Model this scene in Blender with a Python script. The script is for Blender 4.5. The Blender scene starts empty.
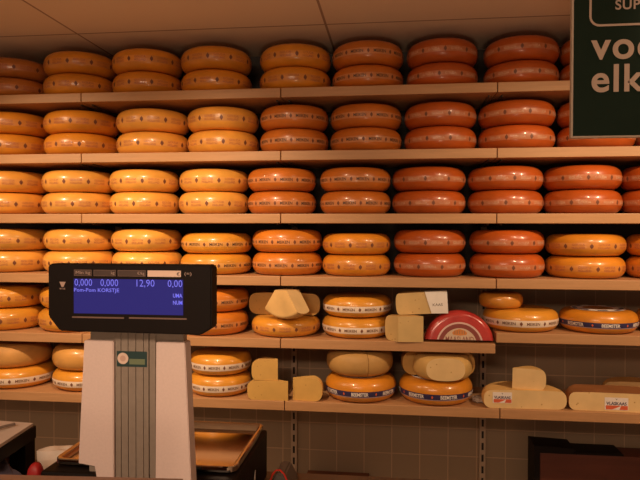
import bpy, bmesh, math, random
from mathutils import Vector, Matrix, noise
random.seed(7)
PI = math.pi
COL = bpy.context.scene.collection
SC = bpy.context.scene

# ------------------------------------------------------------------ helpers
def tag(o, label=None, cat=None, group=None, kind=None):
    if label: o['label'] = label
    if cat: o['category'] = cat
    if group: o['group'] = group
    if kind: o['kind'] = kind
    return o

def obj(name, me, mats=None, parent=None, loc=(0, 0, 0), rot=(0, 0, 0), smooth=False):
    if isinstance(me, bmesh.types.BMesh):
        bm = me
        me = bpy.data.meshes.new(name)
        bmesh.ops.recalc_face_normals(bm, faces=bm.faces)
        bm.to_mesh(me); bm.free()
    if mats is not None:
        for m in (mats if isinstance(mats, (list, tuple)) else [mats]):
            me.materials.append(m)
    if smooth:
        for p in me.polygons: p.use_smooth = True
        try: me.set_sharp_from_angle(angle=math.radians(38))
        except Exception: pass
    o = bpy.data.objects.new(name, me)
    o.location = loc; o.rotation_euler = rot
    COL.objects.link(o)
    if parent: o.parent = parent
    return o

def empty(name, loc=(0, 0, 0), rz=0):
    o = bpy.data.objects.new(name, None); COL.objects.link(o)
    o.location = loc; o.rotation_euler = (0, 0, rz)
    o.empty_display_size = .05
    return o

def box(bm, x0, x1, y0, y1, z0, z1, bev=0, mi=0):
    n0 = set(bm.faces)
    r = bmesh.ops.create_cube(bm, size=1)
    for v in r['verts']:
        v.co = Vector((x0 + (v.co.x + .5) * (x1 - x0), y0 + (v.co.y + .5) * (y1 - y0), z0 + (v.co.z + .5) * (z1 - z0)))
    if bev:
        es = list({e for v in r['verts'] for e in v.link_edges})
        bmesh.ops.bevel(bm, geom=es, offset=bev, segments=2, affect='EDGES', profile=.6)
    for f in bm.faces:
        if f not in n0: f.material_index = mi
    return bm

def boxmesh(*a, bev=0):
    return box(bmesh.new(), *a, bev=bev)

def prism(bm, pts, axis, a, b, mi=0):
    """extrude polygon pts (2D) along axis from a to b; axis 'y': pts=(x,z), 'z': (x,y), 'x': (y,z)"""
    def P(p, t):
        return {'y': (p[0], t, p[1]), 'z': (p[0], p[1], t), 'x': (t, p[0], p[1])}[axis]
    A = [bm.verts.new(P(p, a)) for p in pts]; B = [bm.verts.new(P(p, b)) for p in pts]
    n = len(pts); fs = [bm.faces.new(A), bm.faces.new(B[::-1])]
    for i in range(n):
        fs.append(bm.faces.new((A[i], B[i], B[(i + 1) % n], A[(i + 1) % n])))
    for f in fs: f.material_index = mi
    return bm

def tube(bm, pts, r, seg=8):
    rings = []
    pts = [Vector(p) for p in pts]
    for i, p in enumerate(pts):
        t = (pts[min(i + 1, len(pts) - 1)] - pts[max(i - 1, 0)]).normalized()
        u = t.orthogonal().normalized() if i == 0 else (U - t * U.dot(t)).normalized()
        U = u; w = t.cross(u)
        rings.append([bm.verts.new(p + r * (math.cos(2 * PI * k / seg) * u + math.sin(2 * PI * k / seg) * w)) for k in range(seg)])
    for a, b in zip(rings, rings[1:]):
        for k in range(seg):
            bm.faces.new((a[k], a[(k + 1) % seg], b[(k + 1) % seg], b[k]))
    bm.faces.new(rings[0]); bm.faces.new(rings[-1])
    return bm

# ------------------------------------------------------------------ materials
def mat(name):
    m = bpy.data.materials.new(name); m.use_nodes = True
    nt = m.node_tree
    return m, nt, nt.nodes['Principled BSDF']

def mnoise(name, c0, c1, scale=8, rough=.5, detail=4, bump=0, bscale=60, spec=.5, stretch=None, metallic=0, coat=0):
    m, nt, b = mat(name)
    tc = nt.nodes.new('ShaderNodeTexCoord'); n = nt.nodes.new('ShaderNodeTexNoise')
    n.inputs['Scale'].default_value = scale; n.inputs['Detail'].default_value = detail
    src = tc.outputs['Object']
    if stretch:
        mp = nt.nodes.new('ShaderNodeMapping'); mp.inputs['Scale'].default_value = stretch
        nt.links.new(src, mp.inputs['Vector']); src = mp.outputs['Vector']
    nt.links.new(src, n.inputs['Vector'])
    r = nt.nodes.new('ShaderNodeValToRGB')
    r.color_ramp.elements[0].position = .3; r.color_ramp.elements[1].position = .7
    r.color_ramp.elements[0].color = (*c0, 1); r.color_ramp.elements[1].color = (*c1, 1)
    nt.links.new(n.outputs['Fac'], r.inputs['Fac']); nt.links.new(r.outputs['Color'], b.inputs['Base Color'])
    b.inputs['Roughness'].default_value = rough; b.inputs['Specular IOR Level'].default_value = spec
    b.inputs['Metallic'].default_value = metallic; b.inputs['Coat Weight'].default_value = coat
    if bump:
        n2 = nt.nodes.new('ShaderNodeTexNoise'); n2.inputs['Scale'].default_value = bscale; n2.inputs['Detail'].default_value = 5
        nt.links.new(src, n2.inputs['Vector'])
        bp = nt.nodes.new('ShaderNodeBump'); bp.inputs['Strength'].default_value = bump; bp.inputs['Distance'].default_value = .01
        nt.links.new(n2.outputs['Fac'], bp.inputs['Height']); nt.links.new(bp.outputs['Normal'], b.inputs['Normal'])
    return m

def mplain(name, c, rough=.5, metallic=0, spec=.5, emit=0, ec=None):
    m, nt, b = mat(name)
    n = nt.nodes.new('ShaderNodeTexNoise'); n.inputs['Scale'].default_value = 30
    tc = nt.nodes.new('ShaderNodeTexCoord'); nt.links.new(tc.outputs['Object'], n.inputs['Vector'])
    mx = nt.nodes.new('ShaderNodeMix'); mx.data_type = 'RGBA'
    mx.inputs[6].default_value = (*[v * .93 for v in c], 1); mx.inputs[7].default_value = (*[min(1, v * 1.07) for v in c], 1)
    nt.links.new(n.outputs['Fac'], mx.inputs[0]); nt.links.new(mx.outputs[2], b.inputs['Base Color'])
    b.inputs['Roughness'].default_value = rough; b.inputs['Metallic'].default_value = metallic
    b.inputs['Specular IOR Level'].default_value = spec
    if emit:
        b.inputs['Emission Color'].default_value = (*(ec or c), 1); b.inputs['Emission Strength'].default_value = emit
    return m

def rind_material(name, rough, coat, fade=.0, tint=None):
    """wax rind: colour comes from the object's own colour, mottled; fade mixes in a pale print tint"""
    m, nt, b = mat(name)
    oi = nt.nodes.new('ShaderNodeObjectInfo'); tc = nt.nodes.new('ShaderNodeTexCoord')
    n = nt.nodes.new('ShaderNodeTexNoise'); n.inputs['Scale'].default_value = 9; n.inputs['Detail'].default_value = 5
    n.noise_dimensions = '4D'
    mul = nt.nodes.new('ShaderNodeMath'); mul.operation = 'MULTIPLY'; mul.inputs[1].default_value = 50
    nt.links.new(oi.outputs['Random'], mul.inputs[0]); nt.links.new(mul.outputs[0], n.inputs['W'])
    nt.links.new(tc.outputs['Object'], n.inputs['Vector'])
    mr = nt.nodes.new('ShaderNodeMapRange'); mr.inputs['From Min'].default_value = .3; mr.inputs['From Max'].default_value = .7
    mr.inputs['To Min'].default_value = .8; mr.inputs['To Max'].default_value = 1.12
    nt.links.new(n.outputs['Fac'], mr.inputs['Value'])
    vm = nt.nodes.new('ShaderNodeVectorMath'); vm.operation = 'SCALE'
    nt.links.new(oi.outputs['Color'], vm.inputs[0]); nt.links.new(mr.outputs['Result'], vm.inputs['Scale'])
    out = vm.outputs['Vector']
    if tint:
        mx = nt.nodes.new('ShaderNodeMix'); mx.data_type = 'RGBA'
        n3 = nt.nodes.new('ShaderNodeTexNoise'); n3.inputs['Scale'].default_value = 40
        nt.links.new(tc.outputs['Object'], n3.inputs['Vector'])
        m3 = nt.nodes.new('ShaderNodeMath'); m3.operation = 'MULTIPLY'; m3.inputs[1].default_value = fade * 2
        nt.links.new(n3.outputs['Fac'], m3.inputs[0]); nt.links.new(m3.outputs[0], mx.inputs[0])
        nt.links.new(out, mx.inputs[6]); mx.inputs[7].default_value = (*tint, 1)
        out = mx.outputs[2]
    nt.links.new(out, b.inputs['Base Color'])
    b.inputs['Roughness'].default_value = rough; b.inputs['Coat Weight'].default_value = coat; b.inputs['Coat Roughness'].default_value = .12
    n2 = nt.nodes.new('ShaderNodeTexNoise'); n2.inputs['Scale'].default_value = 22; n2.inputs['Detail'].default_value = 3
    nt.links.new(tc.outputs['Object'], n2.inputs['Vector'])
    bp = nt.nodes.new('ShaderNodeBump'); bp.inputs['Strength'].default_value = .12; bp.inputs['Distance'].default_value = .01
    nt.links.new(n2.outputs['Fac'], bp.inputs['Height']); nt.links.new(bp.outputs['Normal'], b.inputs['Normal'])
    return m

def paste_material(name, c, hole):
    m, nt, b = mat(name)
    tc = nt.nodes.new('ShaderNodeTexCoord')
    v = nt.nodes.new('ShaderNodeTexVoronoi'); v.inputs['Scale'].default_value = 38
    nt.links.new(tc.outputs['Object'], v.inputs['Vector'])
    n = nt.nodes.new('ShaderNodeTexNoise'); n.inputs['Scale'].default_value = 14
    nt.links.new(tc.outputs['Object'], n.inputs['Vector'])
    r = nt.nodes.new('ShaderNodeValToRGB'); r.color_ramp.elements[0].position = .09; r.color_ramp.elements[1].position = .16
    r.color_ramp.elements[0].color = (1, 1, 1, 1); r.color_ramp.elements[1].color = (0, 0, 0, 1)
    nt.links.new(v.outputs['Distance'], r.inputs['Fac'])
    gt = nt.nodes.new('ShaderNodeMath'); gt.operation = 'MULTIPLY'
    st = nt.nodes.new('ShaderNodeMath'); st.operation = 'GREATER_THAN'; st.inputs[1].default_value = .5
    nt.links.new(n.outputs['Fac'], st.inputs[0]); nt.links.new(st.outputs[0], gt.inputs[0]); nt.links.new(r.outputs['Color'], gt.inputs[1])
    r2 = nt.nodes.new('ShaderNodeValToRGB'); r2.color_ramp.elements[0].position = .3; r2.color_ramp.elements[1].position = .7
    r2.color_ramp.elements[0].color = (*[x * .88 for x in c], 1); r2.color_ramp.elements[1].color = (*c, 1)
    nt.links.new(n.outputs['Fac'], r2.inputs['Fac'])
    mx = nt.nodes.new('ShaderNodeMix'); mx.data_type = 'RGBA'; mx.inputs[7].default_value = (*hole, 1)
    nt.links.new(gt.outputs[0], mx.inputs[0]); nt.links.new(r2.outputs['Color'], mx.inputs[6])
    nt.links.new(mx.outputs[2], b.inputs['Base Color']); b.inputs['Roughness'].default_value = .5
    return m

M = {}
M['rind'] = rind_material('wax_rind', .34, .45)
M['dull_rind'] = rind_material('dry_rind', .62, .0)
M['faint_band'] = rind_material('faint_band', .40, .3, .23, (.74, .50, .30))
M['smear_band'] = rind_material('smear_band', .36, .35, .2, (.70, .34, .18))
M['white_band'] = mplain('white_band', (.86, .72, .58), .45)
M['navy_band'] = mplain('navy_band', (.04, .032, .10), .4)
M['ink'] = mplain('dark_ink', (.08, .045, .03), .5)
M['red_ink'] = rind_material('faded_red_ink', .5, .1, .85, (.42, .12, .06))
M['brown_ink'] = mplain('brown_ink', (.17, .07, .035), .5)
M['pale_ink'] = rind_material('worn_pale_ink', .5, .1, .9, (.74, .46, .30))
M['ornament'] = mplain('ornament_ink', (.19, .065, .03), .5)
M['paper'] = mplain('label_paper', (.85, .78, .72), .6)
M['label_red'] = mplain('label_red', (.7, .13, .05), .5)
M['navy_ink'] = mplain('navy_ink', (.05, .035, .10), .5)
M['paste'] = paste_material('cheese_paste', (.68, .41, .11), (.5, .27, .07))
M['pale_paste'] = paste_material('pale_paste', (.84, .60, .28), (.55, .33, .10))
M['wood'] = mnoise('shelf_beech', (.47, .25, .108), (.54, .295, .135), 5, .5, stretch=(1, 14, 14), bump=.03)
M['shelf_edge'] = M['wood']
M['metal_black'] = mplain('bracket_grey', (.10, .075, .055), .5, .3)
M['upright'] = mplain('upright_paint', (.44, .33, .24), .45, .2)
M['slot'] = mplain('slot_dark', (.012, .009, .007), .8)
M['black'] = mplain('black_plastic', (.008, .005, .004), .55, spec=.15)
M['screen'] = mplain('screen_blue', (.01, .01, .05), .25, emit=.42, ec=(.030, .03, .32))
M['glow'] = mplain('screen_text', (.1, .1, .5), .3, emit=.7, ec=(.17, .18, .95))
M['pinkish'] = mnoise('column_panel', (.72, .58, .53), (.77, .62, .57), 200, .55)
M['grey'] = mnoise('column_grey', (.26, .215, .175), (.29, .24, .195), 90, .45)
M['steel'] = mnoise('steel', (.46, .40, .35), (.52, .46, .40), 30, .07, metallic=1, stretch=(1, 12, 1))
M['sign_green'] = mplain('sign_green', (.004, .015, .008), .6, spec=.2)
M['sign_text'] = mplain('sign_text', (.47, .36, .29), .7, spec=.2)
M['redwax'] = mnoise('red_wax', (.42, .025, .025), (.55, .06, .05), 14, .22, coat=.6, bump=.15, bscale=25)

# ------------------------------------------------------------------ text
_cache = {}
def text_geo(s, bold=0.0, res=2, sp=1.0):
    key = (s, bold, res, sp)
    if key in _cache: return _cache[key]
    cu = bpy.data.curves.new('t', 'FONT'); cu.body = s; cu.resolution_u = res; cu.offset = bold; cu.space_character = sp
    o = bpy.data.objects.new('t', cu); COL.objects.link(o)
    dg = bpy.context.evaluated_depsgraph_get(); e = o.evaluated_get(dg); me = e.to_mesh()
    vs = [(v.co.x, v.co.y) for v in me.vertices]; fs = [tuple(p.vertices) for p in me.polygons]
    e.to_mesh_clear(); bpy.data.objects.remove(o); bpy.data.curves.remove(cu)
    x0 = min(v[0] for v in vs); x1 = max(v[0] for v in vs); y0 = min(v[1] for v in vs); y1 = max(v[1] for v in vs)
    _cache[key] = (vs, fs, (x0, x1, y0, y1)); return _cache[key]

def text_fit(s, w=None, h=None, bold=0.0, ax=0.0, res=2, sp=1.0):
    """verts fitted to width and/or height, x anchored (0 left .5 centre 1 right), y from 0"""
    vs, fs, (x0, x1, y0, y1) = text_geo(s, bold, res, sp)
    sx = w / (x1 - x0) if w else None; sy = h / (y1 - y0) if h else None
    sx = sx or sy; sy = sy or sx
    W = (x1 - x0) * sx
    return [((x - x0) * sx - ax * W, (y - y0) * sy) for x, y in vs], fs

def add_flat(bm, geo, fn, mi):
    vs = [bm.verts.new(fn(x, y)) for x, y in geo[0]]
    for f in geo[1]:
        try: bm.faces.new([vs[i] for i in f]).material_index = mi
        except ValueError: pass

# ------------------------------------------------------------------ the setting
def tile_material():
    m, nt, b = mat('wall_tiles')
    tc = nt.nodes.new('ShaderNodeTexCoord'); mp = nt.nodes.new('ShaderNodeMapping')
    mp.inputs['Location'].default_value = (-.084 + .148 * 40, -.530 + .148 * 30, 0)
    sep = nt.nodes.new('ShaderNodeSeparateXYZ'); cmb = nt.nodes.new('ShaderNodeCombineXYZ')
    nt.links.new(tc.outputs['Object'], sep.inputs[0])
    nt.links.new(sep.outputs['X'], cmb.inputs['X']); nt.links.new(sep.outputs['Z'], cmb.inputs['Y'])
    nt.links.new(cmb.outputs[0], mp.inputs['Vector'])
    br = nt.nodes.new('ShaderNodeTexBrick'); br.offset = 0; br.squash = 1
    br.inputs['Scale'].default_value = 1; br.inputs['Brick Width'].default_value = .148; br.inputs['Row Height'].default_value = .148
    br.inputs['Mortar Size'].default_value = .0028; br.inputs['Mortar Smooth'].default_value = .3
    br.inputs['Color1'].default_value = (.27, .195, .125, 1); br.inputs['Color2'].default_value = (.295, .213, .138, 1)
    br.inputs['Mortar'].default_value = (.45, .31, .20, 1)
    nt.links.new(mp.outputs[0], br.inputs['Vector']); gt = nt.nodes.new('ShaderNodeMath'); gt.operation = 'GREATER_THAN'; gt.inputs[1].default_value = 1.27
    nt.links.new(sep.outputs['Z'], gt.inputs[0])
    mx = nt.nodes.new('ShaderNodeMix'); mx.data_type = 'RGBA'; mx.inputs[7].default_value = (.022, .015, .010, 1)  # near-black above the tiles: shade behind the upper wheels put into the colour
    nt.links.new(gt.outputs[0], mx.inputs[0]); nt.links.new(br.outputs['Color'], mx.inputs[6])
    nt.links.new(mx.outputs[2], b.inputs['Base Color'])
    b.inputs['Roughness'].default_value = .5
    bp = nt.nodes.new('ShaderNodeBump'); bp.inputs['Strength'].default_value = .3; bp.inputs['Distance'].default_value = .002; bp.invert = True
    nt.links.new(br.outputs['Fac'], bp.inputs['Height']); nt.links.new(bp.outputs['Normal'], b.inputs['Normal'])
    return m

CEIL = 2.52
def ceiling_material():
    m, nt, b = mat('ceiling_tiles')
    tc = nt.nodes.new('ShaderNodeTexCoord'); mp = nt.nodes.new('ShaderNodeMapping')
    mp.inputs['Location'].default_value = (-.22 + 1.205 * 5, .06 + .6 * 20, 0)
    nt.links.new(tc.outputs['Object'], mp.inputs['Vector'])
    br = nt.nodes.new('ShaderNodeTexBrick'); br.offset = 0
    br.inputs['Scale'].default_value = 1; br.inputs['Brick Width'].default_value = 1.205; br.inputs['Row Height'].default_value = .6
    br.inputs['Mortar Size'].default_value = .006; br.inputs['Mortar Smooth'].default_value = .2
    br.inputs['Color1'].default_value = (.76, .62, .47, 1); br.inputs['Color2'].default_value = (.78, .64, .49, 1); br.inputs['Mortar'].default_value = (.36, .24, .17, 1)
    nt.links.new(mp.outputs[0], br.inputs['Vector']); nt.links.new(br.outputs['Color'], b.inputs['Base Color'])
    b.inputs['Roughness'].default_value = .9
    n = nt.nodes.new('ShaderNodeTexNoise'); n.inputs['Scale'].default_value = 120; n.inputs['Detail'].default_value = 4
    nt.links.new(tc.outputs['Object'], n.inputs['Vector'])
    bp = nt.nodes.new('ShaderNodeBump'); bp.inputs['Strength'].default_value = .25; bp.inputs['Distance'].default_value = .004
    nt.links.new(n.outputs['Fac'], bp.inputs['Height']); nt.links.new(bp.outputs['Normal'], b.inputs['Normal'])
    return m

WALL_Y = .42
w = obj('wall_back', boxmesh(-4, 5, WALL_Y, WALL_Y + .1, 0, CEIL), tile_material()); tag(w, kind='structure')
c = obj('ceiling', boxmesh(-4, 5, -4.5, WALL_Y + .1, CEIL, CEIL + .06), ceiling_material()); tag(c, kind='structure')
f = obj('floor', boxmesh(-4, 5, -4.5, WALL_Y + .1, -.06, 0), mnoise('floor_tile', (.50, .42, .33), (.58, .49, .39), 6, .4)); tag(f, kind='structure')

# ------------------------------------------------------------------ shelving
STEP = .298
def shelf_z(k): return 2.25 - STEP * (k - 1)
ROWN = {1: 'top', 2: 'second', 3: 'third', 4: 'fourth', 5: 'fifth', 6: 'bottom'}
TH = .045
def board_mesh():
    bm = boxmesh(.002, .998, 0, .398, -TH, 0, bev=.003)
    return bm
bmsh = None
POS = {-2: 'far left', -1: 'left of the first visible joint', 0: 'middle', 1: 'right'}
SECT = {-2: 'far left', -1: 'left centre', 0: 'right centre', 1: 'far right'}
first_board = None
def bracket_bm(x):
    bm = bmesh.new()
    prism(bm, [(.398, -TH), (.06, -TH), (.06, -TH - .008), (.398, -TH - .018)], 'x', x - .003, x + .003)
    return bm
for k in range(1, 7):
    for s in (-2, -1, 0, 1):
        z = shelf_z(k)
        if k == 5 and s == 1: z += .051
        dx = .02 if (k == 6 and s >= 0) else 0
        if first_board is None:
            first_board = obj('shelf_board', board_mesh(), M['wood'])
            b1 = obj('bracket', bracket_bm(.03), M['metal_black'], first_board)
            b2 = obj('bracket', bracket_bm(.97), M['metal_black'], first_board)
            protos = [b1, b2]; o = first_board
        else:
            o = first_board.copy(); COL.objects.link(o)
            for p in protos:
                q = p.copy(); COL.objects.link(q); q.parent = o
        o.location = (s + dx, 0, z)
        if k == 6 and s == -1: o.scale = (1.02, 1, 1)
        lab = f'beech shelf board, {SECT[s]} section of the {ROWN[k]} shelf'
        if k == 5 and s == 1: lab = 'beech shelf board mounted slightly higher, far right section of the fifth shelf'
        tag(o, lab, 'shelf', 'beech shelf boards on the tiled wall')

UPN = {-1: 'slotted metal wall upright behind the scale column', 0: 'slotted metal wall upright right of the scale tray', 1: 'slotted metal wall upright left of the dark red crate'}
def upright():
    bm = bmesh.new(); box(bm, -.016, .016, WALL_Y - .02, WALL_Y - .0005, .05, 2.3, bev=.002)
    return bm
up0 = None
for x in (-1, 0, 1):
    if up0 is None:
        up0 = obj('wall_upright', upright(), M['upright'])
        bm = bmesh.new()
        for i in range(36):
            z0 = .12 + i * .0615
            box(bm, -.0055, .0055, WALL_Y - .0212, WALL_Y - .0195, z0, z0 + .037)
        sl = obj('slots', bm, M['slot'], up0); o = up0
    else:
        o = up0.copy(); COL.objects.link(o); q = sl.copy(); COL.objects.link(q); q.parent = o
    o.location = (x, 0, 0)
    tag(o, UPN[x], 'shelf upright', 'slotted wall uprights')

# ------------------------------------------------------------------ cheese wheels
BASER, BASEH = .18, .112
NEXP = 2.25
def prof(R, h, b, n=NEXP, seg=18, dome=.002):
    """profile points (r,z) from bottom axis to top axis"""
    pts = []
    for i in range(seg + 1):
        t = -PI / 2 + PI * i / seg
        c = abs(math.cos(t)) ** (2 / n); s = math.copysign(abs(math.sin(t)) ** (2 / n), math.sin(t))
        pts.append((R - b + b * c, h / 2 + h / 2 * s))
    ri = R - b
    bot = [(0, 0), (ri * .5, 0)]
    top = [(ri * .6, h + dome), (0, h + dome)]
    return bot + pts + top

def rad_at(z, R, h, b, n=NEXP):
    q = min(.999, abs(2 * z / h - 1))
    return R - b + b * (1 - q ** n) ** (1 / n)

def wheel_bm(R, h, b, seg=64, n=NEXP):
    bm = bmesh.new(); P = prof(R, h, b, n)
    cb = bm.verts.new((0, 0, P[0][1])); ct = bm.verts.new((0, 0, P[-1][1]))
    rings = [[bm.verts.new((r * math.cos(2 * PI * k / seg), r * math.sin(2 * PI * k / seg), z)) for k in range(seg)] for r, z in P[1:-1]]
    for a, c in zip(rings, rings[1:]):
        for k in range(seg): bm.faces.new((a[k], a[(k + 1) % seg], c[(k + 1) % seg], c[k]))
    for k in range(seg):
        bm.faces.new((cb, rings[0][(k + 1) % seg], rings[0][k])); bm.faces.new((ct, rings[-1][k], rings[-1][(k + 1) % seg]))
    return bm

def slice_bm(bm, co, no, mi):
    """keep the side opposite to no; close the cut with material mi"""
    g = bm.verts[:] + bm.edges[:] + bm.faces[:]
    r = bmesh.ops.bisect_plane(bm, geom=g, plane_co=co, plane_no=no, clear_outer=True, dist=1e-6)
    es = [e for e in r['geom_cut'] if isinstance(e, bmesh.types.BMEdge) and e.is_valid]
    f = bmesh.ops.holes_fill(bm, edges=[e for e in es if e.is_boundary], sides=0)
    for q in f['faces']: q.material_index = mi; q.smooth = False
    return bm

def band_bm(R, h, b, z0, z1, off, mi, bm, seg=96, n=4, a0=0, a1=2 * PI):
    rows = [z0 + (z1 - z0) * i / n for i in range(n + 1)]
    full = abs(a1 - a0 - 2 * PI) < 1e-6
    m = seg if full else seg + 1
    V = [[bm.verts.new(((rad_at(z, R, h, b) + off) * math.cos(a0 + (a1 - a0) * k / seg), (rad_at(z, R, h, b) + off) * math.sin(a0 + (a1 - a0) * k / seg), z)) for k in range(m)] for z in rows]
    for A, B in zip(V, V[1:]):
        for k in range(seg):
            bm.faces.new((A[k], A[(k + 1) % m], B[(k + 1) % m], B[k])).material_index = mi

def wrapfn(R, h, b, a, z0, off):
    def fn(x, y):
        z = z0 + y; r = rad_at(z, R, h, b) + off; t = a + x / R
        return (r * math.cos(t), r * math.sin(t), z)
    return fn

def crest(sz):
    """little shield-and-crown ornament outline"""
    w = sz * .29
    vs = [(0, 0), (w, sz * .4), (w * .8, sz * .7), (w * .4, sz * .78), (0, sz), (-w * .4, sz * .78), (-w * .8, sz * .7), (-w, sz * .4)]
    return vs, [tuple(range(8))]

def print_mesh(kind):
    R, h, b = BASER, BASEH, BBULGE
    bm = bmesh.new(); N = 10; zc = h * (.43 if kind in ('white_lettered', 'navy') else .46)
    if kind == 'plain_dots':
        band_bm(R, h, b, zc - .016, zc + .016, .0004, 0, bm)
        for i in range(N):
            a = 2 * PI * i / N
            add_flat(bm, crest(.028), wrapfn(R, h, b, a, zc - .014, .0012), 2)
            for wd, dz in (('GOUDA', .0015), ('HOLLAND', -.0135)):
                add_flat(bm, text_fit(wd, w=.056, h=.0115, bold=.01, ax=.5), wrapfn(R, h, b, a + PI / N, zc + dz, .0010), 1)
    elif kind in ('lettered', 'white_lettered'):
        bw = .0175 if kind == 'white_lettered' else .0145
        band_bm(R, h, b, zc - bw, zc + bw, .0006, 0, bm)
        for i in range(N):
            a = 2 * PI * i / N
            add_flat(bm, crest(.023), wrapfn(R, h, b, a, zc - .0115, .0013), 2)
            add_flat(bm, text_fit('MEIKEN', w=.062, h=.0145, bold=.015, ax=.5), wrapfn(R, h, b, a + PI / N, zc - .0072, .0013), 1)
    elif kind == 'red_dots':
        band_bm(R, h, b, zc - .013, zc + .013, .0006, 0, bm)
        for i in range(N):
            a = 2 * PI * i / N
            add_flat(bm, crest(.026), wrapfn(R, h, b, a, zc - .013, .0013), 2)
            add_flat(bm, text_fit('GOUDA', w=.056, h=.012, bold=.012, ax=.5), wrapfn(R, h, b, a + PI / N, zc - .006, .0012), 1)
    elif kind == 'navy':
        band_bm(R, h, b, zc - .013, zc + .012, .0006, 0, bm); band_bm(R, h, b, zc - .017, zc - .013, .0006, 4, bm)
        for i in range(7):
            a = 2 * PI * i / 7
            # white text on the navy band, a lighter panel behind it
            add_flat(bm, text_fit('BEEMSTER', w=.084, h=.0180, bold=.03, ax=.5), wrapfn(R, h, b, a, zc - .0100, .0013), 1)
            add_flat(bm, crest(.016), wrapfn(R, h, b, a + PI / 7, zc - .009, .0013), 2)
    return bm

BBULGE = .052
def top_label_mesh():
    bm = bmesh.new(); n = 48; h = BASEH
    A = [bm.verts.new((.07 * math.cos(2 * PI * k / n), .07 * math.sin(2 * PI * k / n), h + .0032)) for k in range(n)]
    B = [bm.verts.new((.124 * math.cos(2 * PI * k / n), .124 * math.sin(2 * PI * k / n), h + .0020)) for k in range(n)]
    for k in range(n): bm.faces.new((A[k], B[k], B[(k + 1) % n], A[(k + 1) % n])).material_index = 0
    for k in range(8):
        a0 = 2 * PI * k / 8
        P = [bm.verts.new((r * math.cos(a0 + t), r * math.sin(a0 + t), h + .0034)) for r, t in ((.098, 0), (.119, 0), (.119, .42), (.098, .42))]
        bm.faces.new(P).material_index = 1
    return bm
PRINTS = {
    'plain_dots': [M['smear_band'], M['red_ink'], M['ornament']],
    'lettered': [M['faint_band'], M['ink'], M['ornament']],
    'white_lettered': [M['white_band'], M['brown_ink'], M['ornament']],
    'red_dots': [M['faint_band'], M['pale_ink'], M['ornament']],
    'navy': [M['navy_band'], M['paper'], M['label_red'], M['navy_ink'], mplain('band_lilac', (.45, .33, .36), .45)],
}
wheel_me = None; print_me = {}
def base_wheel(name):
    global wheel_me
    if wheel_me is None:
        o = obj(name, wheel_bm(BASER, BASEH, BBULGE), M['rind'], smooth=True); wheel_me = o.data; return o
    o = bpy.data.objects.new(name, wheel_me); COL.objects.link(o); return o
PROTO = {}
def make_wheel(kind):
    """one wheel of each printed kind; later ones are copies with their own colour and label"""
    if kind not in PROTO:
        o = base_wheel('round_cheese')
        p = None
        if kind != 'bare':
            p = obj('printed_lettering', print_mesh(kind), PRINTS[kind], o, smooth=False)
            if kind == 'navy': obj('top_label', top_label_mesh(), [M['paper'], M['navy_ink']], o)
        PROTO[kind] = (o, p); return o, p
    o0, p0 = PROTO[kind]
    o = o0.copy(); COL.objects.link(o); p = None
    for q0 in list(o0.children):
        q = q0.copy(); COL.objects.link(q); q.parent = o
        if q0 == p0: p = q
    return o, p

YEL = (.86, .42, .07); YEL2 = (.82, .37, .055); ORY = (.74, .28, .022); ORA = (.68, .215, .02); ORB = (.60, .17, .02)
RED = (.50, .098, .012); RED2 = (.47, .088, .012); BRO = (.50, .17, .03)
GOLD = (.80, .35, .035)
CN = {YEL: 'yellow', YEL2: 'yellow', ORY: 'golden orange', ORA: 'orange', ORB: 'deep orange', RED: 'red-orange', RED2: 'red-orange', BRO: 'brownish orange', GOLD: 'golden yellow'}
ORD = ['first', 'second', 'third', 'fourth', 'fifth', 'sixth', 'seventh', 'eighth', 'ninth', 'tenth']

def place(kind, x, y, z, R, h, color, label, group, tilt=(0, 0)):
    o, p = make_wheel(kind)
    o.scale = (R / BASER, R / BASER, h / BASEH)
    o.location = (x, y, z + .0006); o.rotation_euler = (tilt[0], tilt[1], random.uniform(0, 6.28))
    v = random.uniform(.94, 1.06)
    o.color = (*[min(1, c * v) for c in color], 1)
    if p: p.color = o.color
    tag(o, label, 'cheese', group)
    return o

PL, LE, WL, RD, NV = 'plain_dots', 'lettered', 'white_lettered', 'red_dots', 'navy'
ROWS = {
 1: [(-1.471, .184, PL, BRO), (-1.095, .182, PL, ORY), (-.727, .177, PL, ORY), (-.364, .178, PL, ORY), (.042, .177, PL, ORY), (.403, .174, LE, ORB), (.763, .169, RD, RED), (1.135, .173, RD, RED), (1.486, .171, RD, RED)],
 2: [(-1.479, .187, PL, ORY), (-1.095, .189, PL, ORY), (-.703, .185, PL, YEL2), (-.33, .18, PL, YEL2), (.039, .170, LE, ORB), (.395, .175, LE, ORB), (.756, .172, RD, RED), (1.115, .177, RD, RED), (1.477, .172, RD, RED), (1.839, .173, RD, RED)],
 3: [(-1.488, .187, PL, YEL2), (-1.108, .186, PL, YEL), (-.743, .178, PL, YEL), (-.376, .179, PL, YEL), (-.024, .173, LE, ORB), (.344, .174, LE, ORB), (.703, .177, RD, RED), (1.066, .175, RD, RED), (1.420, .175, RD, RED), (1.776, .176, RD, RED2)],
 4: [(-1.479, .187, PL, YEL), (-1.101, .186, PL, YEL), (-.735, .180, PL, YEL), (-.365, .180, LE, GOLD), (.002, .178, LE, ORA), (.35, .171, PL, ORY), (.708, .173, RD, RED), (1.074, .174, RD, RED), (1.438, .179, PL, ORY), (1.800, .171, PL, ORA)],
}
H = {1: .109, 2: .111, 3: .109, 4: .109}
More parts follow.
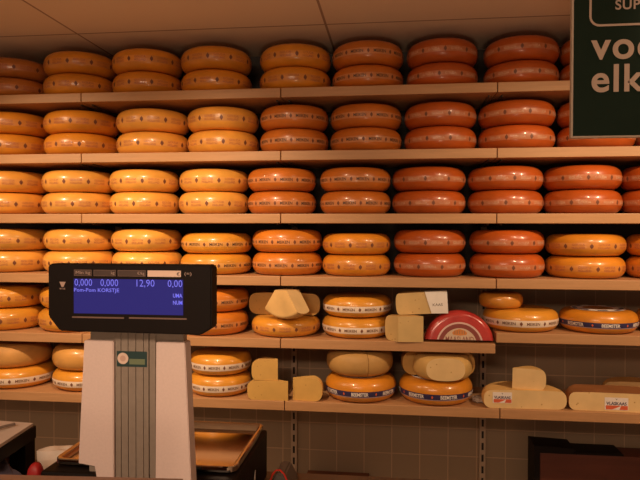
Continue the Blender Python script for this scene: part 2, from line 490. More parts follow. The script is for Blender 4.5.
for k, row in ROWS.items():
    z = shelf_z(k)
    for i, (x, R, kind, colr) in enumerate(row):
        h = H[k]
        nb = [abs(x - row[j][0]) for j in (i - 1, i + 1) if 0 <= j < len(row)]
        if k == 1 and i == 0: h = .1
        R = min(R, min(d - (row[j][1]) for d, j in zip(nb, [j for j in (i - 1, i + 1) if 0 <= j < len(row)])) - .002, min(nb) / 2 + .004)
        if k == 4 and i in (3, 5, 8, 9): h = .1
        for lv in (0, 1):
            where = {0: 'lower', 1: 'upper'}[lv]
            lab = f'{CN[colr]} cheese wheel, {where} one in {ORD[i]} stack from left on {ROWN[k]} shelf'
            place(kind, x, R - .002 + random.uniform(-.002, .010) + .012 * lv * (k == 1 and i == 0), z + lv * (h + .0034), R, h, colr, lab,
                  f'cheese wheels on the {ROWN[k]} shelf')

z5, z6, z5r = shelf_z(5), shelf_z(6), shelf_z(5) + .051
G5, G6 = 'cheese wheels on the fifth shelf', 'cheese wheels on the bottom shelf'
def pair(kind, x, R, h, z, c, lab, g, dy=(0, 0)):
    for lv, wh in ((0, 'lower'), (1, 'upper')):
        place(kind, x + random.uniform(-.003, .003), R - .003 + dy[lv], z + lv * (h + .0034), R, h, c, lab.format(wh), g)
pair(PL, -1.511, .184, .11, z5, GOLD, 'golden yellow cheese wheel, {} of the leftmost pair on the fifth shelf', G5, (0, .012))
pair(PL, -1.128, .184, .11, z5, GOLD, 'golden yellow cheese wheel, {} of pair partly behind the scale display', G5, (0, .01))
pair(LE, -.377, .175, .11, z5, ORA, 'orange cheese wheel, {} of the pair just right of the scale display', G5, (0, .01))
place(PL, -.003, .172, z5, .172, .089, GOLD, 'golden yellow cheese wheel carrying a pale wedge and a cut half, fifth shelf', G5)
pair(WL, .352, .170, .097, z5, GOLD, 'golden yellow cheese wheel with pale lettered band, {} of pair left of red half cheese', G5, (.012, .012))
place(WL, 1.137, .16, z5r, .174, .1, GOLD, 'yellow cheese wheel with pale lettered band on the raised right fifth-shelf board', G5)
place(NV, 1.493, .16, z5r, .174, .1, ORY, 'yellow cheese wheel with navy band on the raised right fifth-shelf board', G5)
place(PL, 1.845, .17, z5r, .172, .1, ORY, 'orange cheese wheel at the right edge of the raised fifth-shelf board', G5)

place(WL, -1.46, .187, z6, .188, .102, GOLD, 'yellow lettered cheese wheel under a half cheese at left end of bottom shelf', G6)
place(WL, -1.055, .186, z6, .184, .098, GOLD, 'yellow lettered cheese wheel under a bare wheel, left of the scale column', G6)
pair(WL, -.338, .156, .1, z6, GOLD, 'golden yellow cheese wheel with pale lettered band, {} of pair right of scale column', G6)
place(NV, .375, .152, z6, .174, .112, ORY, 'orange cheese wheel with navy band under two joined halves, bottom shelf', G6)
place(NV, .739, .152, z6, .176, .112, ORY, 'orange cheese wheel with navy band under a cut half and wedge, bottom shelf', G6)
o = place('bare', -1.060, .186, z6 + .1015, .18, .118, (.70, .36, .09), 'pale yellow bare cheese wheel without print, left of the scale column', G6)

# ------------------------------------------------------------------ cut cheese
def cut_cheese(name, R, h, b, cuts, mats, loc, rot, color, label, cat='cheese', group='cut cheese pieces on the lower shelves', n=NEXP, shift=None):
    bm = wheel_bm(R, h, b, 64, n)
    for co, no in cuts: slice_bm(bm, co, no, 1)
    if shift: bmesh.ops.translate(bm, vec=shift, verts=bm.verts)
    o = obj(name, bm, mats, None, loc, rot, smooth=True)
    o.color = (*color, 1)
    tag(o, label, cat, group)
    return o
def ang(a): return (math.cos(a), math.sin(a), 0)
def wedge_cuts(a0, a1):
    """keep the sector between angles a0<a1 (<180deg)"""
    return [((0, 0, 0), (math.sin(a0), -math.cos(a0), 0)), ((0, 0, 0), (-math.sin(a1), math.cos(a1), 0))]
D = math.radians
PASTE = [M['rind'], M['paste']]; MID = [M['dull_rind'], paste_material('mid_paste', (.70, .49, .20), (.45, .25, .07))]; DULL = [M['dull_rind'], M['paste']]; PALE = [M['dull_rind'], M['pale_paste']]

# left end of bottom shelf: half wheel lying on the lettered one
cut_cheese('half_cheese', .185, .116, .05, [((0, .03, 0), (0, 1, 0))], DULL, (-1.475, .19, z6 + .1055), (0, 0, D(4)), (.66, .34, .09), 'pale half cheese lying on the lettered wheel at left end of bottom shelf')
# fifth shelf: half behind + wedge standing on its rind with the point up
zt = z5 + .0925
cut_cheese('half_cheese', .183, .108, .05, [((0, 0, 0), (0, -1, 0))], DULL, (-.012, .165, zt), (0, 0, D(-3)), (.34, .17, .05), 'brownish cut half cheese behind the upright pale wedge, fifth shelf', n=2.6)
ow = cut_cheese('cheese_wedge', .192, .09, .02, wedge_cuts(D(55), D(125)) + [((0, .052, 0), (0, -1, 0))], PALE, (.027, .020, zt + .1925), (D(-90), 0, D(-30)), (.80, .52, .20), 'pale cheese wedge standing point up on a golden wheel, fifth shelf', shift=(0, 0, -.045))
# wedge and wrapped piece left of the red half
cut_cheese('cheese_wedge', .185, .118, .035, wedge_cuts(D(128), D(180)) + [((-.115, 0, 0), (-1, -.9, 0)), ((0, .07, 0), (0, 1, 0))], MID, (.672, -.004, z5 + .0005), (0, 0, D(4)), (.62, .37, .12), 'pale cheese wedge on the fifth shelf board, below the plastic-wrapped piece', n=3)
ogw = cut_cheese('cheese_piece', .235, .100, .022, wedge_cuts(D(150), D(180)), MID, (.783, .022, z5 + .1345), (0, D(-3.5), D(-2)), (.66, .42, .15), 'plastic-wrapped cheese piece bridging the pale wedge and red half cheese', n=3)
# white paper and film over the piece's right end
bm = bmesh.new()
prism(bm, [(-.072, .001), (.004, -.001), (.004, .098), (-.098, .102)], 'y', -.0035, -.0012)
prism(bm, [(-.098, .1010), (.004, .1010), (.004, .1026), (-.098, .1030)], 'y', -.0035, .06)
obj('white_wrapper', bm, mplain('wrapper', (.9, .86, .8), .25), ogw)
bm = bmesh.new(); add_flat(bm, text_fit('KAAS', w=.045, h=.012, ax=.5), lambda x, y: (x - .042, -.0042, y + .035), 0)
obj('printed_lettering', bm, M['ink'], ogw)
# red waxed half standing on its cut, label facing out
def red_half():
    R, h = .163, .105; off = .024
    bm = wheel_bm(R, h, .035, 72, 2.6)
    bmesh.ops.rotate(bm, cent=(0, 0, 0), matrix=Matrix.Rotation(D(90), 3, 'X'), verts=bm.verts)
    # axis now along -Y..; the top of the wheel faces -Y
    bmesh.ops.translate(bm, vec=(0, 0, -off), verts=bm.verts)
    slice_bm(bm, (0, 0, 0), (0, 0, -1), 1)
    o = obj('half_cheese', bm, [M['redwax'], M['pale_paste']], None, (.838, .105 + .004, z5 + .0005), (D(-7), 0, 0), smooth=True)
    o.color = (.5, .04, .03, 1)
    tag(o, 'red waxed half cheese standing on its cut with round label facing out', 'cheese', 'cut cheese pieces on the lower shelves')
    yf = -h - .002
    def disc(r0, r1, y, mi, bm, n=64):
        A = [(r * math.cos(2 * PI * k / n), r * math.sin(2 * PI * k / n)) for r in (r0, r1) for k in range(n)]
        V = [bm.verts.new((x, y, z - off)) for x, z in A]
        for k in range(n): bm.faces.new((V[k], V[n + k], V[n + (k + 1) % n], V[(k + 1) % n])).material_index = mi
    bm = bmesh.new()
    disc(.098, .106, yf - .0005, 0, bm); disc(.078, .098, yf - .0005, 1, bm); disc(.0005, .078, yf - .0008, 2, bm)
    # crown / gold emblem
    cr = [(-.030, .048), (-.034, .057), (-.025, .066), (-.012, .071), (0, .074), (.012, .071), (.025, .066), (.034, .057), (.030, .048), (0, .044)]
    bm.faces.new([bm.verts.new((x, yf - .0013, z - off)) for x, z in cr]).material_index = 3
    for q in (-.022, -.011, 0, .011, .022):
        add_flat(bm, ([(-.0018, 0), (.0018, 0), (.0018, .016), (-.0018, .016)], [(0, 1, 2, 3)]), lambda x, y, q=q: (x + q, yf - .0018, y + .051 - off), 4)
    add_flat(bm, text_fit('MAASLAND', w=.128, h=.028, bold=.005, ax=.5), lambda x, y: (x, yf - .0016, y + .0125 - off), 5)
    g = bm.verts[:] + bm.edges[:] + bm.faces[:]
    bmesh.ops.bisect_plane(bm, geom=g, plane_co=(0, 0, .0004), plane_no=(0, 0, -1), clear_outer=True)
    obj('round_label', bm, [mplain('ring_pink', (.72, .5, .45), .4), mplain('ring_dark', (.26, .055, .045), .4), mplain('label_buff', (.66, .5, .36), .45), mplain('emblem_gold', (.66, .24, .05), .4), mplain('emblem_dark', (.4, .2, .1), .5), mplain('letter_maroon', (.3, .08, .06), .5)], o)
    return o
red_half()
# small whole cheese on the pale-lettered wheel at right
o = base_wheel('round_cheese'); o.scale = (.102 / BASER, .102 / BASER, .070 / BASEH); o.location = (1.043, .14, z5r + .1025); o.rotation_euler = (0, 0, 1)
o.color = (.68, .28, .035, 1); tag(o, 'small plain yellow cheese sitting on the lettered wheel right of the red half', 'cheese', G5)

# bottom shelf blocks right of the pair
cut_cheese('cheese_wedge', .198, .092, .04, wedge_cuts(D(150), D(180)), DULL, (.036, .006, z6 + .0005), (0, 0, D(1)), (.70, .42, .12), 'lower of two stacked cheese wedges right of the scale column, bottom shelf', n=3)
cut_cheese('cheese_wedge', .172, .094, .03, wedge_cuts(D(142), D(180)) + [((-.045, 0, 0), (1, .15, 0))], DULL, (.030, .014, z6 + .0955), (0, 0, D(3)), (.72, .44, .13), 'upper of two stacked cheese wedges right of the scale column, bottom shelf', n=3)
cut_cheese('cheese_wedge', .146, .106, .045, wedge_cuts(D(0), D(42)), DULL, (.056, .028, z6 + .0005), (0, 0, D(-8)), (.72, .44, .13), 'single cheese wedge standing alone beside the wall upright, bottom shelf', n=2.6)
# two joined halves on navy wheel
for a, nm in ((D(-72), 'left'), (D(108), 'right')):
    nrm = (math.sin(a), -math.cos(a), 0)
    cut_cheese('half_cheese', .163, .117, .055, [((-nrm[0] * .0012, -nrm[1] * .0012, 0), nrm)], DULL, (.370, .150, z6 + .1195), (0, 0, 0), (.52, .30, .09), f'tan half cheese, {nm} of two joined halves on the navy-banded wheel')
# back half and front cut half on second navy wheel
cut_cheese('half_cheese', .178, .116, .05, [((0, -.05, 0), (0, -1, 0))], DULL, (.750, .160, z6 + .1195), (0, 0, 0), (.45, .24, .07), 'dull cut cheese behind the bright wedge on the second navy-banded wheel')
cut_cheese('cheese_wedge', .140, .110, .045, [((0, 0, 0), (0, 1, 0)), ((0, -.108, 0), (0, -1, 0))], [M['dull_rind'], M['pale_paste']], (.767, .101, z6 + .1195), (0, 0, D(4)), (.72, .46, .15), 'bright yellow cut cheese in front on the second navy-banded wheel', n=2.3)
# crumpled film
def lump(sx, sy, sz, amp, fr, seed, sub=3, flat=True, pw=1.0):
    bm = bmesh.new(); bmesh.ops.create_icosphere(bm, subdivisions=sub, radius=1)
    for v in bm.verts:
        d = v.co.normalized()
        nn = noise.fractal(d * fr + Vector((seed, seed * .7, 3)), 1, 2, 4)
        rr = 1 + amp * nn
        q = Vector((math.copysign(abs(d.x) ** pw, d.x), math.copysign(abs(d.y) ** pw, d.y), math.copysign(abs(d.z) ** pw, d.z)))
        v.co = Vector((q.x * sx * rr, q.y * sy * rr, q.z * sz * rr))
        if flat and v.co.z < -sz * .6: v.co.z = -sz * .6
    m = min(v.co.z for v in bm.verts)
    bmesh.ops.translate(bm, vec=(0, 0, -m), verts=bm.verts)
    return bm
film = mnoise('cling_film', (.42, .36, .31), (.62, .54, .46), 20, .2)
o = obj('cling_film', lump(.026, .04, .016, .35, 2.2, 2), film, None, (.937, .115, z6), (0, 0, .3)); tag(o, 'crumpled clear cling film on bottom shelf beside the navy-banded wheel', 'plastic wrap')

# big halves at right with shop labels
def paper_label(parent, x, z, y, w, h, txt, skew=0):
    bm = bmesh.new()
    def quad(x0, x1, z0, z1, dy, mi):
        bm.faces.new([bm.verts.new(p) for p in ((x0, y - dy, z0), (x1, y - dy, z0), (x1, y - dy, z1), (x0, y - dy, z1))]).material_index = mi
    quad(x, x + w, z, z + h, .0008, 0)
    quad(x + w * .05, x + w * .98, z + .002, z + h * .36, .0014, 1)
    tri = [(x + w * .30, z + .002), (x + w * .62, z + .002), (x + w * .70, z + h * .36), (x + w * .5, z + h * .18)]
    bm.faces.new([bm.verts.new((a, y - .002, b)) for a, b in tri]).material_index = 0
    add_flat(bm, text_fit(txt, w=w * .86, h=h * .26, bold=.02, ax=.5), lambda a, b: (a + x + w / 2, y - .0018, b + z + h * .40), 2)
    add_flat(bm, text_fit('v', h=h * .13, ax=.5), lambda a, b: (a + x + w / 2, y - .0018, b + z + h * .8), 3)
    return obj('shop_label', bm, [M['paper'], M['label_red'], M['navy_ink'], M['ink']], parent)
h1 = cut_cheese('half_cheese', .188, .083, .040, [((0, -.03, 0), (0, -1, 0))], PALE, (1.133, .045, z6 + .0005), (0, 0, D(2)), (.82, .50, .17), 'big pale half cheese with white label, under a small wedge, bottom shelf', n=2.5)
paper_label(h1, -.145, .024, -.03, .086, .050, 'VLASKAAS')
h2 = cut_cheese('half_cheese', .205, .082, .033, [((0, -.035, 0), (0, -1, 0)), ((0, .115, 0), (0, 1, 0))], [M['dull_rind'], M['pale_paste']], (1.533, .055, z6 + .0005), (0, 0, D(-2)), (.36, .14, .045), 'big half cheese with brown rind and red label, bottom shelf right', n=2.6)
paper_label(h2, -.048, .008, -.035, .10, .056, 'VLASKAAS')
cut_cheese('cheese_wedge', .148, .093, .03, wedge_cuts(D(-6), D(40)), PALE, (1.082, .045, z6 + .0860), (0, D(1.0), 0), (.80, .50, .17), 'small cheese wedge lying on the big pale half, bottom shelf right', n=2.6)
cut_cheese('half_cheese', .15, .09, .04, [((0, 0, 0), (0, -1, 0))], PALE, (1.69, .212, z6 + .0005), (0, 0, 0), (.74, .42, .13), 'pale cut cheese at right edge behind the brown-rinded half, bottom shelf', n=2.5)

# ------------------------------------------------------------------ hanging sign
def sign():
    X0, X1, Y, Z0, Z1 = 1.021, 1.62, -1.1, 1.8335, 2.36
    t = empty('hanging_sign', (X0, Y, Z0)); tag(t, 'dark green hanging sign with white lettering at the upper right', 'sign')
    W, Hh = X1 - X0, Z1 - Z0
    obj('panel', boxmesh(.004, W - .004, .0, .012, .004, Hh - .004), M['sign_green'], t)
    bm = bmesh.new()
    box(bm, 0, .005, -.002, .014, 0, Hh); box(bm, W - .005, W, -.002, .014, 0, Hh); box(bm, .005, W - .005, -.002, .014, 0, .005); box(bm, .005, W - .005, -.002, .014, Hh - .005, Hh)
    obj('edge_frame', bm, mplain('sign_edge', (.42, .34, .27), .6), t)
    bm = bmesh.new()
    def T(s, x, z, w=None, h=None, bold=.0, ax=0): add_flat(bm, text_fit(s, w, h, bold, ax, 8, 1.1), lambda a, b: (a + x - X0, -.0015, b + z - Z0), 0)
    T('voor', 1.072, 2.047, h=.0545, bold=.02)
    T('elk', 1.0745, 1.9575, h=.0765, bold=.02)
    T('SUPER', 1.135, 2.182, h=.027, bold=.018)
    # rounded outline box around the small word
    bx0, bx1, bz0, bz1, r, tk = 1.067, 1.50, 2.138, 2.33, .028, .006
    pts = []
    for cx, cz, a0 in ((bx1 - r, bz1 - r, 0), (bx0 + r, bz1 - r, 90), (bx0 + r, bz0 + r, 180), (bx1 - r, bz0 + r, 270)):
        for i in range(9):
            a = D(a0 + 90 * i / 8); pts.append((cx, cz, a))
    o_ = [bm.verts.new((cx + r * math.cos(a) - X0, -.0015, cz + r * math.sin(a) - Z0)) for cx, cz, a in pts]
    i_ = [bm.verts.new((cx + (r - tk) * math.cos(a) - X0, -.0015, cz + (r - tk) * math.sin(a) - Z0)) for cx, cz, a in pts]
    n = len(pts)
    for k in range(n): bm.faces.new((o_[k], o_[(k + 1) % n], i_[(k + 1) % n], i_[k]))
    obj('lettering', bm, M['sign_text'], t)
    for x in (.08, W - .08):
        obj('hanging_wire', tube(bmesh.new(), [(x, .006, Hh - .005), (x, .006, CEIL - Z0)], .0015, 6), M['metal_black'], t)
sign()

# ------------------------------------------------------------------ checkout scale
WT = .93
def scale():
    t = empty('shop_scale', (.035, -1.6, WT)); tag(t, 'shop weighing scale with blue lit customer display, pale column and steel tray', 'scale')
    ox, oy, oz = t.location
    def L(bm):
        bmesh.ops.translate(bm, vec=(-ox, -oy, -oz), verts=bm.verts); return bm
    # display housing
    dz0, dz1 = 1.377, 1.5105
    pts = [(-.136, dz1 - .004), (-.136, dz0 + .03), (-.112, dz0 + .002), (.172, dz0), (.194, dz0 + .014), (.194, dz1 - .004), (.190, dz1), (-.132, dz1)]
    bm = bmesh.new(); prism(bm, pts, 'y', -1.75, -1.713)
    bmesh.ops.bevel(bm, geom=[e for e in bm.edges], offset=.0025, segments=2, affect='EDGES')
    d = obj('display', L(bm), M['black'], t)
    yf = -1.7505
    def flat(name, x0, x1, z0, z1, dy, m, par=d, thick=.0012):
        return obj(name, L(boxmesh(x0, x1, yf - dy, yf - dy + thick, z0, z1)), m, par)
    flat('screen', -.082, .138, 1.4145, 1.482, .0005, M['screen'])
    bm = bmesh.new()
    def T(s, x, z, w=None, h=None, bold=0, ax=0, mi=0, dy=.0012): add_flat(bm, text_fit(s, w, h, bold, ax), lambda a, b: (a + x, yf - dy, b + z), mi)
    for tx, x, wd, ax in (('0,000', -.080, .036, 0), ('0,000', -.027, .036, 0), ('12,90', .046, .036, 0), ('0,00', .137, .029, 1)):
        T(tx, x, 1.4662, w=wd, h=.0155, ax=ax, bold=-.004)
        obj('digit_lettering', L(bm), M['glow'], d); bm = bmesh.new()
    T('Pom-Pom KORSTJE', -.081, 1.4545, w=.092, h=.0095, bold=.01)
    obj('product_lettering', L(bm), M['glow'], d); bm = bmesh.new()
    T('UMA', .137, 1.4480, w=.0185, h=.0078, ax=1, bold=.02); T('NUM', .137, 1.4345, w=.0185, h=.0078, ax=1, bold=.02)
    obj('code_lettering', L(bm), M['glow'], d)
    cap = mplain('caption_box', (.06, .036, .028), .5); rim = mplain('caption_rim', (.16, .10, .08), .5); inkc = mplain('caption_ink', (.42, .30, .25), .5)
    bm = bmesh.new()
    for i, (x0, x1, s) in enumerate(((-.081, -.045, 'Min kg'), (-.041, .004, 'kg'), (.008, .064, '€/kg'), (.068, .134, '€'))):
        m0, m1 = (0, 1) if i < 3 else (3, 3)
        box(bm, x0, x1, yf - .001, yf, 1.4875, 1.4995, mi=m1)
        box(bm, x0 + .001, x1 - .001, yf - .0014, yf - .0009, 1.4885, 1.4985, mi=m0)
        w = .03 if i == 0 else None
        add_flat(bm, text_fit(s, w=w, h=.0075, ax=1), lambda a, b, x1=x1: (a + x1 - .002, yf - .0018, b + 1.4895), 2 if i < 3 else 0)
    obj('caption_strip', L(bm), [cap, rim, inkc, mplain('caption_white', (.75, .56, .46), .5)], d)
    bm = bmesh.new()
    add_flat(bm, text_fit('(=)', w=.014, h=.008, ax=.5), lambda a, b: (a + .148, yf - .0008, b + 1.489), 0)
    obj('status_mark', L(bm), inkc, d); bm = bmesh.new()
    V = [bm.verts.new((x, yf - .0008, z)) for x, z in ((-.1115, 1.4755), (-.0985, 1.4755), (-.103, 1.4655), (-.107, 1.4655))]; bm.faces.new(V)
    add_flat(bm, text_fit('METTLER', w=.012, h=.0032, ax=.5), lambda a, b: (a - .105, yf - .0008, b + 1.4605), 0)
    bmesh.ops.translate(bm, vec=(0, 0, 0), verts=bm.verts)
    obj('maker_mark', L(bm), inkc, d)
    flat('lower_trim', -.086, .02, 1.4055, 1.4085, .0002, rim); flat('lower_trim', .03, .145, 1.406, 1.409, .0002, rim)
    # column: two pale panels with a stepped foot, grooved grey centre
    zb, zt_, zp = 1.085, 1.385, 1.354
    yc0, yc1 = -1.71, -1.655
    core = bmesh.new()
    prism(core, [(-.078, zb), (.130, zb), (.120, zt_), (-.074, zt_)], 'y', -1.7, yc1 - .024)
    core = obj('column', L(core), M['grey'], t)
    pl = bmesh.new(); prism(pl, [(-.0965, zb + .0185), (-.06, zb + .0165), (-.058, zb - .01), (-.021, zb - .01), (-.021, zp), (-.083, zp)], 'y', yc0, yc1 - .02)
    bmesh.ops.bevel(pl, geom=pl.edges[:], offset=.0015, segments=2, affect='EDGES')
    obj('side_panel', L(pl), M['pinkish'], t)
    pr = bmesh.new(); prism(pr, [(.066, zb - .02), (.140, zb - .02), (.127, zp), (.068, zp)], 'y', yc0, yc1 - .02)
    bmesh.ops.bevel(pr, geom=pr.edges[:], offset=.0015, segments=2, affect='EDGES')
    obj('side_panel', L(pr), M['pinkish'], t)
    cg = bmesh.new()
    for x0, x1 in ((-.0195, -.0082), (-.0072, .0068), (.0078, .0228), (.0238, .0388), (.0398, .050), (.0522, .0645)):
        box(cg, x0, x1, -1.7045, -1.699, zb - .02, zt_ - .006, bev=.001)
    obj('grooved_cover', L(cg), M['grey'], t)
    st = bmesh.new(); ys = -1.7055
    box(st, -.016, .047, ys, ys + .001, 1.3025, 1.3335, mi=0)
    disc = [(.0115 * math.cos(2 * PI * k / 24) - .003, .0115 * math.sin(2 * PI * k / 24) + 1.319) for k in range(24)]
    st.faces.new([st.verts.new((x, ys - .0004, z)) for x, z in disc]).material_index = 1
    box(st, .0105, .043, ys - .0004, ys, 1.3075, 1.3185, mi=2)
    ring = [(.006 * math.cos(2 * PI * k / 16) - .003, .006 * math.sin(2 * PI * k / 16) + 1.319) for k in range(16)]
    st.faces.new([st.verts.new((x, ys - .0007, z)) for x, z in ring]).material_index = 3
    obj('approval_sticker', L(st), [mplain('sticker_teal', (.02, .055, .055), .4), mplain('sticker_disc', (.75, .58, .48), .4), mplain('sticker_window', (.17, .22, .13), .3), mplain('sticker_mark', (.6, .4, .32), .4)], t)
    # weighing body and steel tray
    bm = bmesh.new(); box(bm, -.225, .207, -1.635, -1.297, WT, 1.052, bev=.006)
    body = obj('body', L(bm), M['black'], t)
    bm = bmesh.new(); prism(bm, [(-1.47, WT + .02), (-1.44, WT + .02), (-1.44, WT + .07)], 'x', .2072, .2080)
    obj('side_sticker', L(bm), M['paper'], body)
    def tray():
        bm = bmesh.new()
        x0, x1, y0, y1, z = -.212, .202, -1.605, -1.305, 1.07
        def loop(ins, zz):
            rr = max(.004, .02 - ins); P = []
            for cx, cy, a0 in ((x1 - .02, y1 - .02, 0), (x0 + .02, y1 - .02, 90), (x0 + .02, y0 + .02, 180), (x1 - .02, y0 + .02, 270)):
                for i in range(6):
                    a = D(a0 + 18 * i); P.append(bm.verts.new((cx + (.02 - ins) * math.cos(a), cy + (.02 - ins) * math.sin(a), zz)))
            return P
        Ls = [loop(.004, z - .016), loop(0, z - .012), loop(0, z - .002), loop(.002, z), loop(.006, z), loop(.012, z - .004), loop(.019, z - .014)]
        n = len(Ls[0])
        for A, B in zip(Ls, Ls[1:]):
            for k in range(n): bm.faces.new((A[k], A[(k + 1) % n], B[(k + 1) % n], B[k]))
        bm.faces.new(Ls[-1]); bm.faces.new(Ls[0][::-1])
        return bm
    obj('weighing_tray', L(tray()), M['steel'], t, smooth=True)
    bm = bmesh.new(); box(bm, -.06, .11, -1.69, -1.62, WT, 1.09)
    obj('column_foot', L(bm), M['black'], t)
    return t
scale()

# worktop and ledge under the scale
o = obj('worktop', boxmesh(-1.2, .9, -1.78, -1.27, .0, WT), mnoise('worktop_brown', (.10, .06, .04), (.14, .085, .055), 4, .5)); tag(o, 'dark brown service counter the scale stands on', 'counter')
bm = bmesh.new()
box(bm, -1.0, .325, -.055, 0, -1.147, 0, bev=.003)
o = obj('counter_ledge', bm, mnoise('ledge_wood', (.22, .12, .08), (.28, .16, .11), 6, .55, stretch=(1, 10, 10)), None, (-.148, -1.8795, 1.147), (0, 0, D(4.0))); tag(o, 'brown wooden counter ledge along the bottom edge in front of the column', 'ledge')

# ------------------------------------------------------------------ things on the counter, left
# paper stack on black stand
t = empty('paper_stand', (-.46, -1.52, WT)); tag(t, 'black stand carrying white sheets at the left edge', 'stand')
ox, oy, oz = t.location
def Lp(pts): return [(x - ox, y - oy) for x, y in pts]
top = [(-.325, -1.648), (-.341, -1.462), (-.75, -1.43), (-.75, -1.68)]
bm = bmesh.new(); prism(bm, Lp(top), 'z', 1.062 - oz, 1.092 - oz); obj('stand_top', bm, M['black'], t)
bm = bmesh.new(); box(bm, -.386 - ox, -.345 - ox, -1.50 - oy, -1.46 - oy, 0, 1.062 - oz); obj('post', bm, M['black'], t)
bm = bmesh.new(); prism(bm, Lp([(-.327, -1.64), (-.345, -1.468), (-.74, -1.44), (-.74, -1.67)]), 'z', 1.093, 1.1005)
o = obj('paper_sheets', bm, mnoise('paper_sheets', (.62, .52, .45), (.78, .68, .60), 9, .7), None, (ox, oy, 0)); tag(o, 'stack of white paper sheets on the black stand at the left edge', 'paper')
bm = bmesh.new(); tube(bm, [(-.425, -1.600, 1.104), (-.405, -1.565, 1.106), (-.385, -1.525, 1.108), (-.372, -1.50, 1.107)], .0035, 8)
o = obj('grey_knife_handle', bm, mplain('grey_tool', (.20, .15, .12), .5)); o.name = 'letter_tool'; tag(o, 'thin grey tool lying on the white paper sheets', 'tool')
bm = boxmesh(-.54, -.394, -1.53, -1.44, WT, 1.035, bev=.004)
o = obj('carton', bm, mnoise('brown_card', (.48, .24, .07), (.56, .29, .10), 8, .7)); tag(o, 'small brown carton under the black stand at the left edge', 'box')
# dark blue cloth with red tip
o = obj('cloth', lump(.056, .035, .068, .30, 1.6, 5), mnoise('cloth_blue', (.07, .06, .09), (.13, .11, .15), 12, .9, bump=.4, bscale=30), None, (-.362, -1.575, WT), (0, 0, .2), smooth=True); tag(o, 'dark blue crumpled cloth beside the white paper bag', 'cloth')
o = obj('red_stopper', lump(.017, .017, .024, .06, 1.5, 9, pw=.6), mplain('red_plastic', (.40, .015, .015), .5), None, (-.282, -1.56, WT), (0, 0, 0), smooth=True); tag(o, 'small red stopper between dark blue cloth and white paper bag', 'stopper')
# base under the cap
o.scale = (1, 1, 2.9)
# white bag
bm = bmesh.new()
box(bm, -.036, .036, -.028, .028, 0, .112)
bmesh.ops.subdivide_edges(bm, edges=bm.edges[:], cuts=9, use_grid_fill=True)
for v in bm.verts:
    nz = noise.noise_vector(v.co * 26 + Vector((3, 1, 7)))
    v.co += Vector((nz.x * .008, nz.y * .008, nz.z * .008 if v.co.z > .02 else 0))
    if v.co.z > .06: v.co.y *= .55
    v.co.x += .04 * (v.co.z) 
for v in bm.verts: v.co.z = max(v.co.z, 0)
o = obj('paper_bag', bm, mnoise('bag_paper', (.74, .56, .42), (.86, .78, .68), 18, .7), None, (-.288, -1.475, WT), (0, 0, .1)); tag(o, 'crumpled white paper bag left of the scale tray', 'bag')

# ------------------------------------------------------------------ right of the scale: grey cover and red cable
bm = bmesh.new()
prism(bm, [(.236, WT), (.236, .952), (.250, .978), (.272, .976), (.292, .94), (.292, WT)], 'y', -1.40, -1.31)
bmesh.ops.bevel(bm, geom=bm.edges[:], offset=.004, segments=2, affect='EDGES')
o = obj('plug_housing', bm, mplain('housing_grey', (.12, .10, .085), .6)); tag(o, 'grey plastic housing under the red cable, right of the scale', 'housing')
pts = [(.235 + .028 * (1 - math.cos(PI * i / 14)) * 1.0, -1.42, .955 + .040 * math.sin(PI * i / 14)) for i in range(15)]
pts = [(.238, -1.41, .962), (.243, -1.41, .978), (.252, -1.41, .990), (.262, -1.41, .991), (.272, -1.41, .982), (.280, -1.41, .965), (.284, -1.41, .948), (.286, -1.41, WT + .003)]
o = obj('red_cable', tube(bmesh.new(), pts, .0022, 8), mplain('cable_red', (.62, .03, .015), .4), smooth=True); tag(o, 'thin red cable looping up right of the scale', 'cable')

# ------------------------------------------------------------------ lower right crate, lower carton
t = empty('crate', (1.228, .25, 0)); tag(t, 'dark reddish-brown crate with black rim at the lower right', 'crate')
brown = mnoise('crate_red', (.085, .020, .011), (.115, .028, .015), 5, .5, stretch=(1, 1, 6))
obj('body', boxmesh(.028, .95, 0, .135, 0, .478, bev=.004), brown, t)
bm = bmesh.new(); prism(bm, [(0, 0), (.028, 0), (.028, .479), (.192, .479), (.192, .506), (0, .514)], 'y', -.002, .14); obj('corner_rim', bm, M['black'], t)
obj('tray_insert', boxmesh(.197, .42, -.002, .135, .479, .488), M['black'], t)
bm = bmesh.new(); add_flat(bm, ([(0, 0), (.03, -.01), (.028, .012), (.006, .02)], [(0, 1, 2, 3)]), lambda x, y: (x + .29, -.001, y + .335), 0)
obj('white_mark', bm, M['paper'], t)
o = obj('carton', boxmesh(.08, .41, .2, .38, 0, .285, bev=.004), mnoise('carton_brown', (.14, .05, .025), (.19, .07, .035), 6, .7)); tag(o, 'reddish-brown carton on the floor below the middle shelf section', 'box')

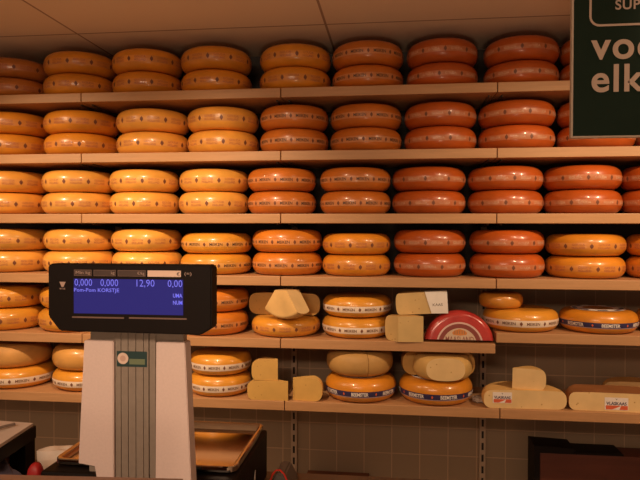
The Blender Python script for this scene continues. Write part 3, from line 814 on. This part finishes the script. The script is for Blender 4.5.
# ------------------------------------------------------------------ light
def spot(name, x, y, z, tx, ty, tz, power, size, blend, rad=.03, color=(1, .68, .42)):
    li = bpy.data.lights.new(name, 'SPOT'); li.energy = power; li.spot_size = D(size); li.spot_blend = blend
    li.shadow_soft_size = rad; li.color = color
    o = bpy.data.objects.new(name, li); COL.objects.link(o); o.location = (x, y, z)
    o.rotation_euler = (Vector((tx, ty, tz)) - Vector((x, y, z))).to_track_quat('-Z', 'Y').to_euler()
    return o
WARM = (1, .64, .34)
spot('ceiling_spot', -1.64, -1.2, 2.47, -1.0, .1, 1.14, 108, 76, 1)
spot('ceiling_spot', -.30, -1.2, 2.47, -.4, .1, 1.14, 92, 76, 1)
spot('ceiling_spot', 1.50, -1.2, 2.47, 1.0, .1, 1.2, 40, 80, 1)
spot('ceiling_spot', 2.25, -1.2, 2.47, 1.6, .1, 1.2, 98, 80, 1)
def area(name, loc, tgt, sx, sy, power, color):
    li = bpy.data.lights.new(name, 'AREA'); li.shape = 'RECTANGLE'; li.size = sx; li.size_y = sy; li.energy = power; li.color = color
    o = bpy.data.objects.new(name, li); COL.objects.link(o); o.location = loc
    o.rotation_euler = (Vector(tgt) - Vector(loc)).to_track_quat('-Z', 'Y').to_euler()
area('shop_ceiling_lamp', (-.2, -3.8, 2.5), (0, -3.2, 0), 1.6, .7, 95, (1, .68, .46))

spot('added_uplight', .6, -2.9, .95, .5, -2.2, 3, 34, 150, 1, .2, (1, .70, .46))  # added upward fill that brightens the ceiling, not a known shop fitting
wd = bpy.data.worlds.new('room_air'); SC.world = wd; wd.use_nodes = True
bg = wd.node_tree.nodes['Background']; bg.inputs['Color'].default_value = (1, .56, .34, 1); bg.inputs['Strength'].default_value = .24

# ------------------------------------------------------------------ camera
cd = bpy.data.cameras.new('camera'); cam = bpy.data.objects.new('camera', cd); COL.objects.link(cam)
cd.sensor_width = 36; cd.lens = 615 / 640 * 36; cd.clip_start = .05
yaw, pitch, roll = -.1203, -.0166, .0022
fwd = Vector((math.sin(yaw) * math.cos(pitch), math.cos(yaw) * math.cos(pitch), math.sin(pitch)))
right = Vector((math.cos(yaw), -math.sin(yaw), 0)); up = right.cross(fwd)
r2 = right * math.cos(roll) + up * math.sin(roll); u2 = up * math.cos(roll) - right * math.sin(roll)
mw = Matrix((r2, u2, -fwd)).transposed().to_4x4(); mw.translation = Vector((.537, -2.88, 1.578))
cam.matrix_world = mw
SC.camera = cam
SC.view_settings.view_transform = 'Standard'; SC.view_settings.look = 'None'
SC.view_settings.gamma = 1; SC.view_settings.exposure = 0; SC.view_settings.use_curve_mapping = False
